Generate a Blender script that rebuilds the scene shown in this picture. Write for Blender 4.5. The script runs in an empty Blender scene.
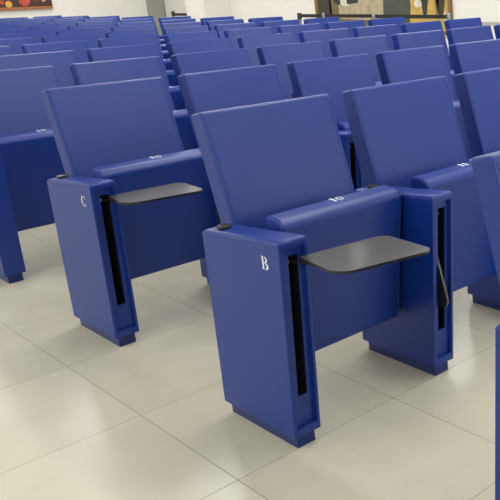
import bpy, bmesh, math, random
from mathutils import Vector, Matrix

C = bpy.context.scene.collection
sc = bpy.context.scene
rnd = random.Random(7)

# ------------------------------------------------------------------ camera
F_PX, CX, CY = 795.42, 511.58, 250.0
YAW, PITCH, ROLL = -0.85666, -0.32627, -0.03282
CAM = Vector((-1.12922, -1.85494, 1.31677))
fw = Vector((-math.sin(YAW) * math.cos(PITCH), math.cos(YAW) * math.cos(PITCH), math.sin(PITCH)))
r0 = Vector((math.cos(YAW), math.sin(YAW), 0))
u0 = r0.cross(fw)
rt = math.cos(ROLL) * r0 + math.sin(ROLL) * u0
up = -math.sin(ROLL) * r0 + math.cos(ROLL) * u0
cd = bpy.data.cameras.new('camera')
cam = bpy.data.objects.new('camera', cd)
C.objects.link(cam)
M = Matrix((rt, up, -fw)).transposed().to_4x4()
M.translation = CAM
cam.matrix_world = M
cd.sensor_fit = 'HORIZONTAL'
cd.sensor_width = 36.0
cd.lens = F_PX * 36.0 / 500.0
cd.shift_x = (250.0 - CX) / 500.0
cd.shift_y = 0.0
cd.clip_start, cd.clip_end = 0.05, 100
sc.camera = cam

# ------------------------------------------------------------------ world, lights, exposure
w = bpy.data.worlds.new('world')
sc.world = w
w.use_nodes = True
w.node_tree.nodes['Background'].inputs[0].default_value = (1.0, 0.98, 0.95, 1)
w.node_tree.nodes['Background'].inputs[1].default_value = 0.3
sc.view_settings.view_transform = 'Standard'
sc.view_settings.look = 'None'
sc.view_settings.gamma = 1.0
sc.view_settings.exposure = 0.0

CEIL = 3.4
ROOM = dict(x0=-4.2, x1=8.05, y0=-9.0, y1=16.2)


def area(name, loc, rot, sx, sy, power, col=(1, 0.99, 0.97)):
    l = bpy.data.lights.new(name, 'AREA')
    l.shape = 'RECTANGLE'
    l.size, l.size_y = sx, sy
    l.energy = power
    l.color = col
    o = bpy.data.objects.new(name, l)
    C.objects.link(o)
    o.location = loc
    o.rotation_euler = rot
    return o


# three rows of fluorescent trunking run the length of the hall
for lx, wt in ((-2.6, 150.0), (1.9, 330.0), (5.6, 440.0)):
    for ly in (-0.4, 4.2, 8.8, 13.4):
        area('ceiling_lamp', (lx, ly, CEIL - 0.06), (0, 0, 0), 0.24, 4.2, wt / 4)
# added fill on the left-hand wall, standing in for unseen windows
area('wall_fill', (ROOM['x0'] + 0.1, 2.0, 1.7), (0, -math.pi / 2, 0), 2.2, 9.0, 80.0, (0.95, 0.98, 1.0))

# added fill on the front wall, to brighten the backrests
area('wall_fill', (2.6, ROOM['y0'] + 0.1, 2.3), (math.pi / 2, 0, 0), 11.0, 1.9, 250.0, (0.95, 0.98, 1.0))


# ------------------------------------------------------------------ materials
def nt(name):
    m = bpy.data.materials.new(name)
    m.use_nodes = True
    return m, m.node_tree.nodes, m.node_tree.links, m.node_tree.nodes['Principled BSDF']


def srgb(r, g, b):
    f = lambda c: (c / 255 / 12.92) if c / 255 <= 0.04045 else ((c / 255 + 0.055) / 1.055) ** 2.4
    return (f(r), f(g), f(b), 1)


def plain(name, rgb, rough=0.5, metal=0.0, var=0.06, scale=8.0, bump=0.0, bscale=200.0, spec=0.5):
    """A plain surface with a slight procedural colour and gloss variation."""
    m, n, l, p = nt(name)
    tc = n.new('ShaderNodeTexCoord')
    no = n.new('ShaderNodeTexNoise')
    no.inputs['Scale'].default_value = scale
    no.inputs['Detail'].default_value = 4
    l.new(tc.outputs['Object'], no.inputs['Vector'])
    mx = n.new('ShaderNodeMix')
    mx.data_type = 'RGBA'
    c = srgb(*rgb)
    mx.inputs[6].default_value = tuple(v * (1 - var) for v in c[:3]) + (1,)
    mx.inputs[7].default_value = tuple(min(1, v * (1 + var)) for v in c[:3]) + (1,)
    l.new(no.outputs['Fac'], mx.inputs[0])
    l.new(mx.outputs[2], p.inputs['Base Color'])
    p.inputs['Roughness'].default_value = rough
    p.inputs['Metallic'].default_value = metal
    p.inputs['Specular IOR Level'].default_value = spec
    if bump:
        nb = n.new('ShaderNodeTexNoise')
        nb.inputs['Scale'].default_value = bscale
        l.new(tc.outputs['Object'], nb.inputs['Vector'])
        b = n.new('ShaderNodeBump')
        b.inputs['Strength'].default_value = bump
        b.inputs['Distance'].default_value = 0.002
        l.new(nb.outputs['Fac'], b.inputs['Height'])
        l.new(b.outputs['Normal'], p.inputs['Normal'])
    return m


VINYL = plain('blue_vinyl', (5, 45, 128), rough=0.40, var=0.05, scale=6, bump=0.10, bscale=350, spec=0.48)
BLUE_PAINT = plain('blue_lacquer', (4, 32, 100), rough=0.35, var=0.04, scale=9)
BLACK = plain('black_liner', (9, 9, 10), rough=0.7, var=0.2)
BLACK_PLASTIC = plain('black_plastic', (28, 27, 26), rough=0.4, var=0.1, scale=40)
TABLET = plain('charcoal_laminate', (72, 71, 66), rough=0.3, var=0.06, scale=60)
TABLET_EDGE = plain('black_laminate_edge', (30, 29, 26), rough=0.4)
DULL_STEEL = plain('dull_bracket_steel', (120, 118, 110), rough=0.45, metal=1.0, var=0.1, scale=60)
STEEL = plain('brushed_steel', (140, 142, 146), rough=0.35, metal=1.0, var=0.05, scale=30)
WHITE_PRINT = plain('white_print', (236, 238, 240), rough=0.5, var=0.01)
WALL = plain('cream_wall_paint', (219, 217, 212), rough=0.8, var=0.012, scale=1.5, bump=0.05, bscale=90)
CEILM = plain('white_ceiling_paint', (240, 239, 235), rough=0.9, var=0.01, scale=1)
GREY_DOOR = plain('grey_door_paint', (150, 148, 140), rough=0.5, var=0.03, scale=3)
TRIMM = plain('grey_trim', (168, 166, 160), rough=0.5, var=0.03)
BELT = plain('black_belt', (22, 22, 20), rough=0.8, var=0.1, scale=50)

# floor: large glossy beige tiles with thin joints
T, TX, TY = 0.58454, -0.1876, 0.0154


def floor_mat():
    m, n, l, p = nt('beige_floor_tile')
    tc = n.new('ShaderNodeTexCoord')
    sep = n.new('ShaderNodeSeparateXYZ')
    l.new(tc.outputs['Object'], sep.inputs[0])

    def math_(op, a, b=None):
        x = n.new('ShaderNodeMath')
        x.operation = op
        for i, v in enumerate((a, b)):
            if v is None:
                continue
            if isinstance(v, (int, float)):
                x.inputs[i].default_value = v
            else:
                l.new(v, x.inputs[i])
        return x.outputs[0]
    edges, cells = [], []
    for ax, off in (('X', TX), ('Y', TY)):
        q = math_('DIVIDE', math_('SUBTRACT', sep.outputs[ax], off), T)
        fr = math_('FRACT', q)
        d = math_('SUBTRACT', 0.5, math_('ABSOLUTE', math_('SUBTRACT', fr, 0.5)))
        edges.append(math_('LESS_THAN', d, 0.0015 / T))
        cells.append(math_('FLOOR', q))
    joint = math_('MAXIMUM', edges[0], edges[1])
    cv = n.new('ShaderNodeCombineXYZ')
    l.new(cells[0], cv.inputs[0])
    l.new(cells[1], cv.inputs[1])
    wn = n.new('ShaderNodeTexWhiteNoise')
    l.new(cv.outputs[0], wn.inputs['Vector'])
    # each tile shifts its own clouding
    add = n.new('ShaderNodeVectorMath')
    add.operation = 'MULTIPLY_ADD'
    l.new(wn.outputs['Color'], add.inputs[0])
    add.inputs[1].default_value = (7, 7, 7)
    l.new(tc.outputs['Object'], add.inputs[2])
    mp = n.new('ShaderNodeMapping')
    mp.inputs['Scale'].default_value = (1.0, 1.5, 1.0)
    mp.inputs['Rotation'].default_value = (0, 0, 0.5)
    l.new(add.outputs[0], mp.inputs['Vector'])
    no = n.new('ShaderNodeTexNoise')
    no.inputs['Scale'].default_value = 2.6
    no.inputs['Detail'].default_value = 7
    no.inputs['Roughness'].default_value = 0.55
    l.new(mp.outputs[0], no.inputs['Vector'])
    cr = n.new('ShaderNodeValToRGB')
    cr.color_ramp.elements[0].position = 0.25
    cr.color_ramp.elements[0].color = srgb(192, 188, 168)
    cr.color_ramp.elements[1].position = 0.72
    cr.color_ramp.elements[1].color = srgb(204, 200, 181)
    l.new(no.outputs['Fac'], cr.inputs[0])
    mx = n.new('ShaderNodeMix')
    mx.data_type = 'RGBA'
    l.new(joint, mx.inputs[0])
    l.new(cr.outputs[0], mx.inputs[6])
    mx.inputs[7].default_value = srgb(146, 140, 122)
    l.new(mx.outputs[2], p.inputs['Base Color'])
    rr = n.new('ShaderNodeMapRange')
    rr.inputs[3].default_value = 0.24
    rr.inputs[4].default_value = 0.28
    l.new(no.outputs['Fac'], rr.inputs[0])
    l.new(math_('MAXIMUM', rr.outputs[0], math_('MULTIPLY', joint, 0.8)), p.inputs['Roughness'])
    b = n.new('ShaderNodeBump')
    b.inputs['Strength'].default_value = 0.25
    b.inputs['Distance'].default_value = 0.002
    l.new(math_('SUBTRACT', 1.0, joint), b.inputs['Height'])
    l.new(b.outputs['Normal'], p.inputs['Normal'])
    p.inputs['Specular IOR Level'].default_value = 0.4
    return m


FLOOR = floor_mat()


# ------------------------------------------------------------------ mesh helpers
def obj(name, bm, mat, parent=None, smooth=False, weighted=False):
    """Links a bmesh as ONE mesh object."""
    bmesh.ops.recalc_face_normals(bm, faces=bm.faces)
    me = bpy.data.meshes.new(name)
    bm.to_mesh(me)
    bm.free()
    for m in (mat if isinstance(mat, (list, tuple)) else [mat]):
        me.materials.append(m)
    if smooth:
        for p in me.polygons:
            p.use_smooth = True
        me.set_sharp_from_angle(angle=math.radians(50))
    o = bpy.data.objects.new(name, me)
    C.objects.link(o)
    if weighted:
        wm = o.modifiers.new('weighted', 'WEIGHTED_NORMAL')
        wm.keep_sharp = True
    if parent is not None:
        o.parent = parent
    return o


def thing(name, label, cat, loc=(0, 0, 0), group=None):
    o = bpy.data.objects.new(name, None)
    C.objects.link(o)
    o.location = loc
    o.empty_display_size = 0.1
    tag(o, label, cat, group)
    return o


def tag(o, label, cat, group=None):
    o['label'] = label
    o['category'] = cat
    if group:
        o['group'] = group
    return o


def struct(name, bm, mat, label=None, parent=None):
    o = obj(name, bm, mat, parent)
    o['kind'] = 'structure'
    if label:
        o['label'] = label
    return o


def add_hexa(bm, c):
    """c: 8 corners, bottom 4 (ccw) then top 4."""
    v = [bm.verts.new(p) for p in c]
    for f in ((3, 2, 1, 0), (4, 5, 6, 7), (0, 1, 5, 4), (1, 2, 6, 5), (2, 3, 7, 6), (3, 0, 4, 7)):
        bm.faces.new([v[i] for i in f])
    return v


def add_box(bm, x0, x1, y0, y1, z0, z1):
    return add_hexa(bm, [(x0, y0, z0), (x1, y0, z0), (x1, y1, z0), (x0, y1, z0),
                         (x0, y0, z1), (x1, y0, z1), (x1, y1, z1), (x0, y1, z1)])


def add_tube(bm, pts, r, n=8, cap=True):
    pts = [Vector(p) for p in pts]
    rings = []
    nrm = None
    for i, p in enumerate(pts):
        a = pts[max(i - 1, 0)]
        b = pts[min(i + 1, len(pts) - 1)]
        t = (b - a).normalized()
        if nrm is None:
            nrm = t.orthogonal().normalized()
        nrm = (nrm - t * nrm.dot(t)).normalized()
        bn = t.cross(nrm)
        rings.append([bm.verts.new(p + r * (math.cos(2 * math.pi * k / n) * nrm + math.sin(2 * math.pi * k / n) * bn)) for k in range(n)])
    for a, b in zip(rings, rings[1:]):
        for k in range(n):
            bm.faces.new((a[k], a[(k + 1) % n], b[(k + 1) % n], b[k]))
    if cap:
        bm.faces.new(rings[0][::-1])
        bm.faces.new(rings[-1])


def add_lathe(bm, prof, loc, n=24):
    x, y, z = loc
    rings = [[bm.verts.new((x + r * math.cos(2 * math.pi * k / n), y + r * math.sin(2 * math.pi * k / n), z + h)) for k in range(n)] for r, h in prof]
    for a, b in zip(rings, rings[1:]):
        for k in range(n):
            bm.faces.new((a[k], a[(k + 1) % n], b[(k + 1) % n], b[k]))
    bm.faces.new(rings[0][::-1])
    bm.faces.new(rings[-1])


def round_poly(pts, radii, seg=8):
    """2-D polygon with rounded corners."""
    out = []
    n = len(pts)
    for i in range(n):
        p = Vector(pts[i])
        a = (Vector(pts[i - 1]) - p)
        b = (Vector(pts[(i + 1) % n]) - p)
        r = radii[i]
        if r <= 0:
            out.append(p)
            continue
        au, bu = a.normalized(), b.normalized()
        half = au.angle(bu) / 2
        d = min(r / math.tan(half), a.length * .49, b.length * .49)
        r = d * math.tan(half)
        c = p + (au + bu).normalized() * (r / math.sin(half))
        s, e = p + au * d - c, p + bu * d - c
        ang = s.angle_signed(e)
        for k in range(seg + 1):
            t = -ang * k / seg
            out.append(c + Vector((s.x * math.cos(t) - s.y * math.sin(t), s.x * math.sin(t) + s.y * math.cos(t))))
    return out


def add_plate(bm, poly, to3, thick, mi_top=0, mi_side=0):
    """Extrudes a 2-D polygon into a plate; to3(u, v, t) maps to space."""
    a = [bm.verts.new(to3(p[0], p[1], 0)) for p in poly]
    b = [bm.verts.new(to3(p[0], p[1], thick)) for p in poly]
    f = bm.faces.new(a[::-1]); f.material_index = mi_top
    f = bm.faces.new(b); f.material_index = mi_top
    n = len(poly)
    for i in range(n):
        f = bm.faces.new((a[i], a[(i + 1) % n], b[(i + 1) % n], b[i]))
        f.material_index = mi_side


def prism_bm(poly, x0, x1, r, seg=3):
    """A rounded (y, z) outline run along x, with softened ends."""
    b = bmesh.new()
    add_plate(b, [(p[0], p[1]) for p in poly], lambda a, c, t: (x0 + t, a, c), x1 - x0)
    bmesh.ops.recalc_face_normals(b, faces=b.faces)
    ends = [e for e in b.edges if abs(e.verts[0].co.x - e.verts[1].co.x) < 1e-6]
    bmesh.ops.bevel(b, geom=ends, offset=r, segments=seg, profile=0.5, affect='EDGES')
    return b


# ------------------------------------------------------------------ lettering (printed marks, thin raised ink)
def ring_strip(cx, cy, rx, ry, tx, ty, a0, a1, n=18):
    """An arc stroke, thicker at the sides (tx) than at top and bottom (ty)."""
    quads = []
    for k in range(n):
        q = []
        for a, inner in ((a0 + (a1 - a0) * k / n, 0), (a0 + (a1 - a0) * (k + 1) / n, 0), (a0 + (a1 - a0) * (k + 1) / n, 1), (a0 + (a1 - a0) * k / n, 1)):
            q.append((cx + (rx - inner * tx) * math.cos(a), cy + (ry - inner * ty) * math.sin(a)))
        quads.append(q)
    return quads


def rect(x0, y0, x1, y1):
    return [[(x0, y0), (x1, y0), (x1, y1), (x0, y1)]]


PI = math.pi
GLYPH = {
    'B': rect(.10, 0, .26, 1) + rect(0, 0, .34, .05) + rect(0, .95, .34, 1)
         + ring_strip(.34, .755, .30, .245, .16, .055, -PI / 2, PI / 2) + ring_strip(.34, .275, .37, .275, .18, .055, -PI / 2, PI / 2)
         + rect(.24, .95, .36, 1) + rect(.24, .505, .36, .555) + rect(.24, 0, .36, .05),
    'C': ring_strip(.38, .5, .38, .5, .16, .05, PI * .26, PI * 1.74, 30) + rect(.60, .66, .66, .98) + rect(.60, .02, .66, .30),
    '1': rect(.14, 0, .34, 1) + [[(.14, 1), (0, .86), (0, .74), (.14, .84)]],
    '0': ring_strip(.30, .5, .30, .5, .15, .07, 0, 2 * PI, 32),
}


def text_bm(s, h, to3, wscale=1.0, gap=.16):
    """Glyphs side by side on the u axis; to3 maps (u, v) to space."""
    bm = bmesh.new()
    x = 0
    for ch in s:
        wmax = 0
        for q in GLYPH[ch]:
            vs = [bm.verts.new(to3((x + a) * h * wscale, b * h)) for a, b in q]
            bm.faces.new(vs)
            wmax = max(wmax, max(a for a, b in q))
        x += wmax + gap
    return bm


# ------------------------------------------------------------------ the room
bm = bmesh.new()
add_box(bm, ROOM['x0'], ROOM['x1'], ROOM['y0'], ROOM['y1'], -0.1, 0)
struct('floor', bm, FLOOR)
bm = bmesh.new()
add_box(bm, ROOM['x0'] - .2, ROOM['x1'] + .2, ROOM['y0'] - .2, ROOM['y1'] + .2, CEIL, CEIL + .1)
struct('ceiling', bm, CEILM)
for nm, b in (('wall_back', (ROOM['x0'] - .2, ROOM['x1'] + .2, ROOM['y1'], ROOM['y1'] + .2)),
              ('wall_front', (ROOM['x0'] - .2, ROOM['x1'] + .2, ROOM['y0'] - .2, ROOM['y0'])),
              ('wall_left', (ROOM['x0'] - .2, ROOM['x0'], ROOM['y0'], ROOM['y1'])),
              ('wall_right', (ROOM['x1'], ROOM['x1'] + .2, ROOM['y0'], ROOM['y1']))):
    bm = bmesh.new()
    add_box(bm, *b, -0.1, CEIL)
    struct(nm, bm, WALL)
# square pilaster on the right wall
bm = bmesh.new()
add_box(bm, 7.48, 8.06, 13.465, 14.17, 0, CEIL)
struct('wall_pilaster', bm, WALL)
# grey door beside the corner of the back wall
bm = bmesh.new()
add_box(bm, 7.66, 8.03, 16.14, 16.21, 0, 2.5)
struct('door_1', bm, GREY_DOOR)
# rail along the right wall, and skirtings
bm = bmesh.new()
add_box(bm, 8.02, 8.06, -5.9, 6.98, 0.72, 0.745)
struct('trim_1', bm, TRIMM)
bm = bmesh.new()
add_box(bm, 8.03, 8.06, -5.9, 13.46, 0, 0.07)
struct('baseboard_right', bm, TRIMM)
bm = bmesh.new()
add_box(bm, -4.1, 7.65, 16.17, 16.21, 0, 0.07)
struct('baseboard_back', bm, TRIMM)

# ------------------------------------------------------------------ one auditorium seat
S, P = 0.58, 1.17594
PW = 0.0945                      # side panel width
ZB, ZT, ZR = 0.0433, 0.6700, 0.6350
YF_B, YF_T = 0.0, -0.0451        # front edge, bottom and top
YR_B, YR_T = 0.3912, 0.3600      # rear edge


def yfront(z):
    return YF_B + (YF_T - YF_B) * (z - ZB) / (ZT - ZB)


SLOT = (0.0325, 0.0650, 0.172, 0.616)
RIM = (0.011, 0.084, 0.070, 0.643)
REC = 0.014
SLOT_LEAN = 0.004                # the slot leans a little outward at its top


def panel_bm(slot=True):
    bm = bmesh.new()
    v = add_hexa(bm, [(0, YF_B, ZB), (PW, YF_B, ZB), (PW, YR_B, ZB), (0, YR_B, ZB),
                      (0, YF_T, ZT), (PW, YF_T, ZT), (PW, YR_T, ZR), (0, YR_T, ZR)])
    top = [e for e in bm.edges if all(x in v[4:] for x in e.verts)]
    bmesh.ops.bevel(bm, geom=top, offset=0.016, segments=5, profile=0.5, affect='EDGES')
    vert = [e for e in bm.edges if abs(e.verts[0].co.z - e.verts[1].co.z) > 0.3]
    bmesh.ops.bevel(bm, geom=vert, offset=0.0035, segments=2, profile=0.5, affect='EDGES')
    bmesh.ops.recalc_face_normals(bm, faces=bm.faces)
    if not slot:
        return bm
    # open the front: rim, recess and slot
    f = max((f for f in bm.faces if f.normal.y < -0.9), key=lambda f: f.calc_area())
    loop = list(f.verts)
    bm.faces.remove(f)
    # order the four rim corners from bottom left, counter-clockwise seen from the front
    def quad(x0, x1, z0, z1, d):
        return [bm.verts.new((x, yfront(z) + d, z)) for x, z in ((x0, z0), (x1, z0), (x1, z1), (x0, z1))]
    o = quad(*RIM, 0.0)
    i = quad(RIM[0] + .003, RIM[1] - .003, RIM[2] + .003, RIM[3] - .003, REC)
    s = quad(*SLOT, REC)
    for p in s[2:]:
        p.co.x += SLOT_LEAN
    cx = sum(p.co.x for p in loop) / len(loop)
    cz = sum(p.co.z for p in loop) / len(loop)
    corner = []
    for sx, sz in ((-1, -1), (1, -1), (1, 1), (-1, 1)):
        corner.append(max(range(len(loop)), key=lambda k: sx * (loop[k].co.x - cx) * 6 + sz * (loop[k].co.z - cz)))
    n = len(loop)
    # walk the outer loop between consecutive corners
    step = 1 if (corner[1] - corner[0]) % n <= (corner[0] - corner[1]) % n else -1
    for k in range(4):
        a, b = corner[k], corner[(k + 1) % 4]
        chain = [a]
        while chain[-1] != b:
            chain.append((chain[-1] + step) % n)
        bm.faces.new([loop[c] for c in chain] + [o[(k + 1) % 4], o[k]])
    for k in range(4):
        j = (k + 1) % 4
        bm.faces.new((o[k], o[j], i[j], i[k]))
        bm.faces.new((i[k], i[j], s[j], s[k]))
    # lining walls of the slot behind the recess, in the panel's own body
    e = [bm.verts.new((p.co.x, p.co.y + 0.006, p.co.z)) for p in s]
    for k in range(4):
        j = (k + 1) % 4
        bm.faces.new((s[k], s[j], e[j], e[k]))
    return bm


def liner_bm():
    """The black pocket the writing tablet stows in: an open box inside the panel."""
    bm = bmesh.new()
    x0, x1, z0, z1 = SLOT
    fr = [bm.verts.new((x, yfront(z) + REC + .005, z)) for x, z in ((x0, z0), (x1, z0), (x1, z1), (x0, z1))]
    for p in fr[2:]:
        p.co.x += SLOT_LEAN
    bk = [bm.verts.new((p.co.x, 0.28, p.co.z)) for p in fr]
    for k in range(4):
        j = (k + 1) % 4
        bm.faces.new((fr[k], fr[j], bk[j], bk[k]))
    bm.faces.new(bk)
    return bm


def plinth_bm():
    bm = bmesh.new()
    add_box(bm, 0.0146, PW - .0146, 0.0146, 0.377, 0, ZB + .002)
    bmesh.ops.bevel(bm, geom=[e for e in bm.edges if abs(e.verts[0].co.z - e.verts[1].co.z) > .02], offset=.002, segments=1, affect='EDGES')
    return bm


def cap_bm():
    bm = bmesh.new()
    add_lathe(bm, [(.0155, -.012), (.0155, 0), (.020, .001), (.021, .003), (.021, .0075), (.0195, .010), (.013, .0105)], (.038, .292, .641), 28)
    return bm


BX0, BX1 = 0.094, 0.577
BACK_F = ((0.437, 0.9690), (0.262, 0.37))     # front plane (y, z): top, bottom
BACK_R = ((0.5025, 0.9550), (0.352, 0.355))   # rear plane


def backrest_bm():
    poly = round_poly([BACK_R[1], BACK_R[0], BACK_F[0], BACK_F[1]], [.01, .010, .012, .01], 5)
    return prism_bm(poly, BX0, BX1, .009, 4)


def lerp(a, b, t):
    return tuple(x + (y - x) * t for x, y in zip(a, b))


def back_seam_bm(x):
    bm = bmesh.new()
    (yt, zt), (yb, zb) = BACK_F
    a, b = lerp((yb, zb), (yt, zt), .02), lerp((yb, zb), (yt, zt), .975)
    add_tube(bm, [(x, a[0], a[1]), (x, b[0], b[1])], .0014, 6)
    return bm


SX0, SX1 = 0.104, 0.562
SEAT = dict(tf=(0.081, 0.6775), tr=(0.1720, 0.6860), bf=(0.1471, 0.2053), br=(0.222, 0.215))


def seat_bm():
    poly = round_poly([SEAT['br'], SEAT['tr'], SEAT['tf'], SEAT['bf']], [.012, .016, .030, .012], 7)
    return prism_bm(poly, SX0, SX1, .008, 4)


def seat_piping_bm(x):
    bm = bmesh.new()
    poly = round_poly([SEAT['br'], SEAT['tr'], SEAT['tf'], SEAT['bf']], [0, .016, .030, 0], 7)
    add_tube(bm, [(x, a, b) for a, b in poly], .0018, 6)
    return bm


TAB_Z = 0.609
TAB_POLY = [(.064, -.036), (.042, -.240), (.332, -.306), (.344, -.076)]


TAB_POLY_C = [(.064, -.026), (.044, -.205), (.328, -.258), (.340, -.050)]


def tablet_bm(poly=TAB_POLY):
    bm = bmesh.new()
    poly = round_poly(poly, [.010, .060, .030, .040], 10)
    poly = [(p.x, p.y) for p in poly]
    add_plate(bm, poly, lambda a, b, t: (a, b, TAB_Z - .0085 + t), .0085, 0, 1)
    return bm


def tablet_arm_bm():
    bm = bmesh.new()
    add_tube(bm, [(.050, .03, .588), (.050, -.020, .595), (.064, -.056, .5965)], .004, 8)
    add_box(bm, .060, .10, -.09, -.048, .5955, .6002)
    return bm


def stowed_bm():
    """The same tablet hanging on edge inside the slot with a rounded corner poking out."""
    bm = bmesh.new()
    poly = round_poly([(-.004, .460), (-.058, .262), (.06, .270), (.17, .290), (.19, .52), (.02, .52)], [.01, .030, .03, .02, .02, .01], 8)
    poly = [(p.x, p.y) for p in poly]
    add_plate(bm, poly, lambda a, b, t: (.034 + t, a, b), .0085, 0, 1)
    return bm


def bracket_bm():
    bm = bmesh.new()
    add_tube(bm, [(.038, -.010, .594), (.052, -.010, .594)], .005, 10)
    add_tube(bm, [(.042, -.016, .594), (.042, .05, .582)], .003, 6)
    return bm


def side_panel(root, slot=True):
    p = obj('side_panel', panel_bm(slot), VINYL, root, True, True)
    if slot:
        obj('slot_liner', liner_bm(), BLACK, p)
        obj('pivot_bracket', bracket_bm(), DULL_STEEL, p, True)
    obj('plinth', plinth_bm(), BLUE_PAINT, p)
    obj('hinge_cap', cap_bm(), BLACK_PLASTIC, p, True)
    return p


proto = thing('auditorium_seat', '', 'seat')
pp = side_panel(proto)
bk = obj('backrest', backrest_bm(), VINYL, proto, True, True)
for x in (BX0 + .013, BX1 - .013):
    obj('seam', back_seam_bm(x), VINYL, bk, True)
st = obj('seat_cushion', seat_bm(), VINYL, proto, True, True)
for x in (SX0 + .0045, SX1 - .0045):
    obj('piping', seat_piping_bm(x), VINYL, st, True)


def copy_tree(o, parent=None, deep=True):
    c = o.copy()
    C.objects.link(c)
    if parent is not None:
        c.parent = parent
    for ch in list(o.children):
        if deep or parent is None or ch.name.split('.')[0] in ('plinth', 'hinge_cap'):
            copy_tree(ch, c, deep)
    return c


def project(x, y, z):
    d = Vector((x, y, z)) - CAM
    q = d.dot(fw)
    if q < 0.05:
        return None
    return CX + F_PX * d.dot(rt) / q, CY - F_PX * d.dot(up) / q


ORD = ['', 'first', 'second', 'third', 'fourth', 'fifth', 'sixth', 'seventh', 'eighth', 'ninth', 'tenth', 'eleventh', 'twelfth', 'thirteenth', 'fourteenth']


def child(root, kind):
    return next(c for c in root.children if c.name.split('.')[0] == kind)


def seat_label(k, j):
    row = ORD[k + 2]
    if k == -1:
        return 'blue front row seat at the right picture edge, only backrest edge and side panel showing'
    if k == 0:
        if j == 0:
            return 'blue aisle seat with white letter B on its side and a writing tablet swung out'
        if j == 1:
            return 'blue seat beside the letter B seat, its tablet half tucked in the panel slot'
        return 'blue seat, %s from the letter B aisle end of the second row' % ORD[j + 1]
    if k == 1:
        if j == 0:
            return 'blue aisle seat with white letter C on its side and a tablet swung out'
        return 'blue seat, %s from the letter C aisle end of the third row' % ORD[j + 1]
    if k == 2:
        if j == 0:
            return 'blue aisle seat behind the letter C seat, cut off by the left picture edge'
        return 'blue seat, %s from the left aisle end of the fourth row' % ORD[j + 1]
    n = 9 - j
    if n == 1:
        return 'blue end seat on the far right of the %s row, near the wall' % row
    return 'blue seat, %s from the far right end of the %s row' % (ORD[n], row)


seats = {}
first = True
for k in range(-1, 13):
    for j in range(9):
        if k == -1 and j > 0:
            continue
        pts = [project(j * S + x, k * P + y, z) for x in (0, .6) for y, z in ((-.05, .66), (.4, .05), (.44, .96), (0, 0))]
        pts = [q for q in pts if q]
        if not any(-45 < q[0] < 545 and -20 < q[1] < 560 for q in pts):
            continue
        if first:
            root = proto
            first = False
        else:
            root = copy_tree(proto, None, k <= 4)
        root.location = (j * S + (.004 if k < 0 else 0), k * P - (.003 if k < 0 else 0), 0)
        root['label'] = seat_label(k, j)
        root['group'] = 'blue tip-up seats of the auditorium rows'
        seats[(k, j)] = root
# the panel that closes the right end of each row belongs to its last seat
for (k, j), root in list(seats.items()):
    if j == 8:
        src = child(root, 'side_panel')
        e = src.copy()
        C.objects.link(e)
        e.parent = root
        e.location.x = S
        for ch in src.children:
            c = ch.copy()
            C.objects.link(c)
            c.parent = e

# the aisle panel of the fourth row is closed in front
old = child(seats[(2, 0)], 'side_panel')
for c in list(old.children):
    bpy.data.objects.remove(c)
bpy.data.objects.remove(old)
side_panel(seats[(2, 0)], False)

# marks and tablets that single seats show
for k, ch in ((0, 'B'), (1, 'C')):
    par = child(seats[(k, 0)], 'side_panel')
    o = obj('row_letter', text_bm(ch, .040, lambda a, b: (-.0006, .049 - a, .575 + b), 1.15), WHITE_PRINT, par)
    o['label'] = 'white letter %s' % ch
for kj, s in (((0, 0), '10'), ((0, 1), '11'), ((1, 0), '10'), ((2, 0), '10')):
    par = child(seats[kj], 'seat_cushion')
    (ty, tz), (ry, rz) = SEAT['tf'], SEAT['tr']
    sl = (rz - tz) / (ry - ty)
    o = obj('seat_number', text_bm(s, .029, lambda a, b: (.326 + a, .130 + b * 1.1, tz + sl * (.130 + b * 1.1 - ty) + .0006), 1.25, .26), WHITE_PRINT, par)
    o['label'] = 'white number %s' % s
for kj in ((0, 0), (1, 0)):
    t = obj('writing_tablet', tablet_bm(TAB_POLY if kj[0] == 0 else TAB_POLY_C), [TABLET, TABLET_EDGE], seats[kj])
    t['label'] = 'charcoal writing tablet swung out flat'
    obj('tablet_arm', tablet_arm_bm(), BLACK_PLASTIC, t, True)
t = obj('writing_tablet', stowed_bm(), [TABLET_EDGE, TABLET], seats[(0, 1)])  # face and edge laminates swapped; the paler edge paints in its highlight
t['label'] = 'black tablet half stowed in the slot'

# ------------------------------------------------------------------ belt barriers by the right wall
def post(x, y, label):
    r = thing('barrier_post', label, 'barrier post', (x, y, 0), 'belt barrier posts')
    b = bmesh.new()
    add_lathe(b, [(.16, 0), (.16, .012), (.10, .03), (.035, .045)], (0, 0, 0), 28)
    obj('base', b, BLACK_PLASTIC, r, True)
    b = bmesh.new()
    add_lathe(b, [(.024, .04), (.024, .84)], (0, 0, 0), 20)
    obj('pole', b, STEEL, r, True)
    b = bmesh.new()
    hr = .036 if 'dark' in label else .025
    add_lathe(b, [(hr, .83), (hr, .92), (hr * .8, .93)], (0, 0, 0), 20)
    obj('belt_head', b, BLACK_PLASTIC if 'dark' in label else STEEL, r, True)
    return r


def belt(x, y0, y1, z, label):
    b = bmesh.new()
    add_box(b, x - .002, x + .002, y0, y1, z - .026, z + .026)
    tag(obj('barrier_belt', b, BELT), label, 'barrier belt')


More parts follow.
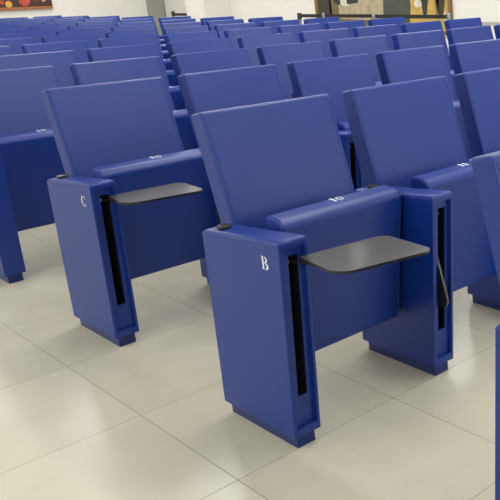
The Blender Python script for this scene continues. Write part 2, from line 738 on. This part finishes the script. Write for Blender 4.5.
BXP = 6.9
post(BXP, 9.50, 'dark headed barrier post left of the large yellow painting')
post(BXP, 8.86, 'silver barrier post in front of the left edge of the large painting')
post(BXP, 7.66, 'silver barrier post in front of the middle of the large painting')
post(BXP, 6.10, 'silver barrier post in front of the right edge of the large painting')
belt(BXP, 8.90, 9.46, .885, 'short black barrier belt crossing the left edge of the large painting')
belt(BXP, 7.70, 8.82, .885, 'black barrier belt across the left half of the large painting')
belt(BXP, 6.14, 7.62, .88, 'black barrier belt across the right half of the large painting')
post(7.62, 15.0, 'dark headed barrier post between the grey door and the pilaster')
belt(7.62, 13.9, 14.96, .862, 'short black barrier belt running behind the wall pilaster')

# ------------------------------------------------------------------ paintings
def paint(name, rgb, scale=6, var=.45, rough=.55):
    return plain(name, rgb, rough, 0, var, scale * 1.7)


PX = 8.05
pt = thing('mural_painting', 'large framed painting with dark figures on a yellow ground on the right wall', 'painting', (PX, 8.85, .56))
py0, py1, pz0, pz1 = 7.20, 10.50, .60, 2.70


def loc_quad(b, pts, d, mi=0):
    vs = [b.verts.new((-d, y - 8.85, z - .56)) for y, z in pts]
    f = b.faces.new(vs)
    f.material_index = mi


pmats = [paint('ochre_yellow_paint', (178, 152, 74), 9), paint('cream_paint', (164, 152, 122), 7), paint('umber_paint', (52, 50, 40), 8),
         paint('slate_green_paint', (66, 70, 62), 8), paint('brown_paint', (106, 88, 62), 9), paint('ink_blue_paint', (38, 44, 50), 9),
         paint('pale_paint', (200, 196, 184), 9)]
b = bmesh.new()
add_box(b, -.03, 0, py0 - 8.85, py1 - 8.85, pz0 - .56, pz1 - .56)
D = .0315


def shape(pts, mi, d=D):
    loc_quad(b, pts, d, mi)


# ground bands, from the left end (high y) to the right end (low y)
shape([(10.49, pz0), (10.10, pz0), (10.14, pz1), (10.49, pz1)], 2)
shape([(10.16, pz0), (9.9, pz0), (9.92, pz1), (10.14, pz1)], 4)
shape([(9.9, pz0), (8.75, pz0), (8.68, 1.5), (8.75, pz1), (9.92, pz1)], 1)
shape([(8.75, pz0), (8.12, pz0), (8.05, 1.0), (8.16, 1.6), (8.1, pz1), (8.75, pz1), (8.68, 1.5)], 3)
shape([(9.9, pz0), (8.4, pz0), (8.4, .74), (9.9, .78)], 4, D + .001)
shape([(9.86, 1.02), (9.62, .98), (9.58, 1.3), (9.84, 1.36)], 6, D + .002)
shape([(9.66, 1.02), (9.36, 1.04), (9.3, 1.6), (9.5, 2.1), (9.7, 1.6)], 5, D + .003)
shape([(10.02, 1.05), (9.84, 1.0), (9.82, 1.7), (10.0, 1.8)], 5, D + .003)


def blob(pts, mi, d):
    shape([tuple(p) for p in round_poly(pts, [.05] * len(pts), 4)], mi, d)


# walking figures on the yellow ground
for yc, s, mi in ((7.72, 1.0, 5), (7.36, 1.25, 2)):
    blob([(yc + .05 * s, .84), (yc - .03 * s, .84), (yc - .09 * s, 1.15), (yc - .13 * s, 1.75), (yc - .05 * s, 2.2), (yc + .06 * s, 2.2), (yc + .12 * s, 1.75), (yc + .09 * s, 1.1)], mi, D + .002)
    blob([(yc + .06 * s, 2.2), (yc - .05 * s, 2.2), (yc - .07 * s, 2.36), (yc, 2.44), (yc + .07 * s, 2.36)], 4, D + .003)
blob([(7.48, .84), (7.43, .84), (7.38, 1.3), (7.42, 1.9), (7.52, 1.9), (7.5, 1.2)], 4, D + .002)
blob([(7.95, .95), (7.78, .98), (7.8, 1.06), (7.98, 1.1)], 6, D + .002)
shape([(7.30, .72), (7.26, .72), (7.255, .9), (7.29, .9)], 6, D + .004)
cv = obj('canvas', b, pmats, pt)
b = bmesh.new()
for y0, y1, z0, z1 in ((py0 - .06, py1 + .06, pz0 - .06, pz0), (py0 - .06, py1 + .06, pz1, pz1 + .06), (py0 - .06, py0, pz0, pz1), (py1, py1 + .06, pz0, pz1)):
    add_box(b, -.05, 0, y0 - 8.85, y1 - 8.85, z0 - .56, z1 - .56)
obj('picture_frame', b, paint('frame_brown', (122, 94, 60), 12, .15), pt)

# fruit still life on the back wall
fx0, fx1, fz0, fz1 = 3.7, 5.70, 1.075, 2.25
fp = thing('fruit_painting', 'fruit painting in warm reds with a yellow apple on the back wall', 'painting', (4.7, 16.195, fz0))
b = bmesh.new()
add_box(b, fx0 - 4.7, fx1 - 4.7, -.045, 0, 0, fz1 - fz0)
fm = [paint('dark_brown_paint', (62, 34, 30), 12, .5), paint('apple_yellow', (206, 160, 70), 30, .25), paint('apple_red', (178, 70, 48), 20, .35),
      paint('berry_red', (128, 36, 44), 30, .4), paint('earth_orange', (156, 92, 52), 20, .3), paint('pale_rose', (190, 140, 120), 20, .3), paint('leaf_olive', (88, 84, 44), 20, .3)]


def disc(x, z, r, mi, d, n=16, sq=1.0):
    vs = [b.verts.new((x - 4.7 + r * math.cos(2 * PI * k / n) * (1 + .08 * math.sin(3 * k)), -.045 - d, z - fz0 + sq * r * math.sin(2 * PI * k / n))) for k in range(n)]
    f = b.faces.new(vs)
    f.material_index = mi


vs = [b.verts.new((x - 4.7, -.0455, z - fz0)) for x, z in ((fx0, fz0), (fx1, fz0), (fx1, fz0 + .05), (fx0, fz0 + .06))]
b.faces.new(vs).material_index = 4
disc(4.90, 1.185, .062, 1, .0085)
disc(5.19, 1.24, .10, 2, .0085)
disc(5.02, 1.30, .06, 0, .003)
i = 0
while i < 110:
    x, z = rnd.uniform(fx0 + .08, fx1 - .08), rnd.uniform(fz0 + .09, fz1 - .08)
    r = rnd.uniform(.02, .05)
    i += 1
    disc(x, z, r, rnd.choice((3, 3, 3, 2, 4, 5, 6, 0)), .001 + i * .00005)
obj('canvas', b, fm, fp)
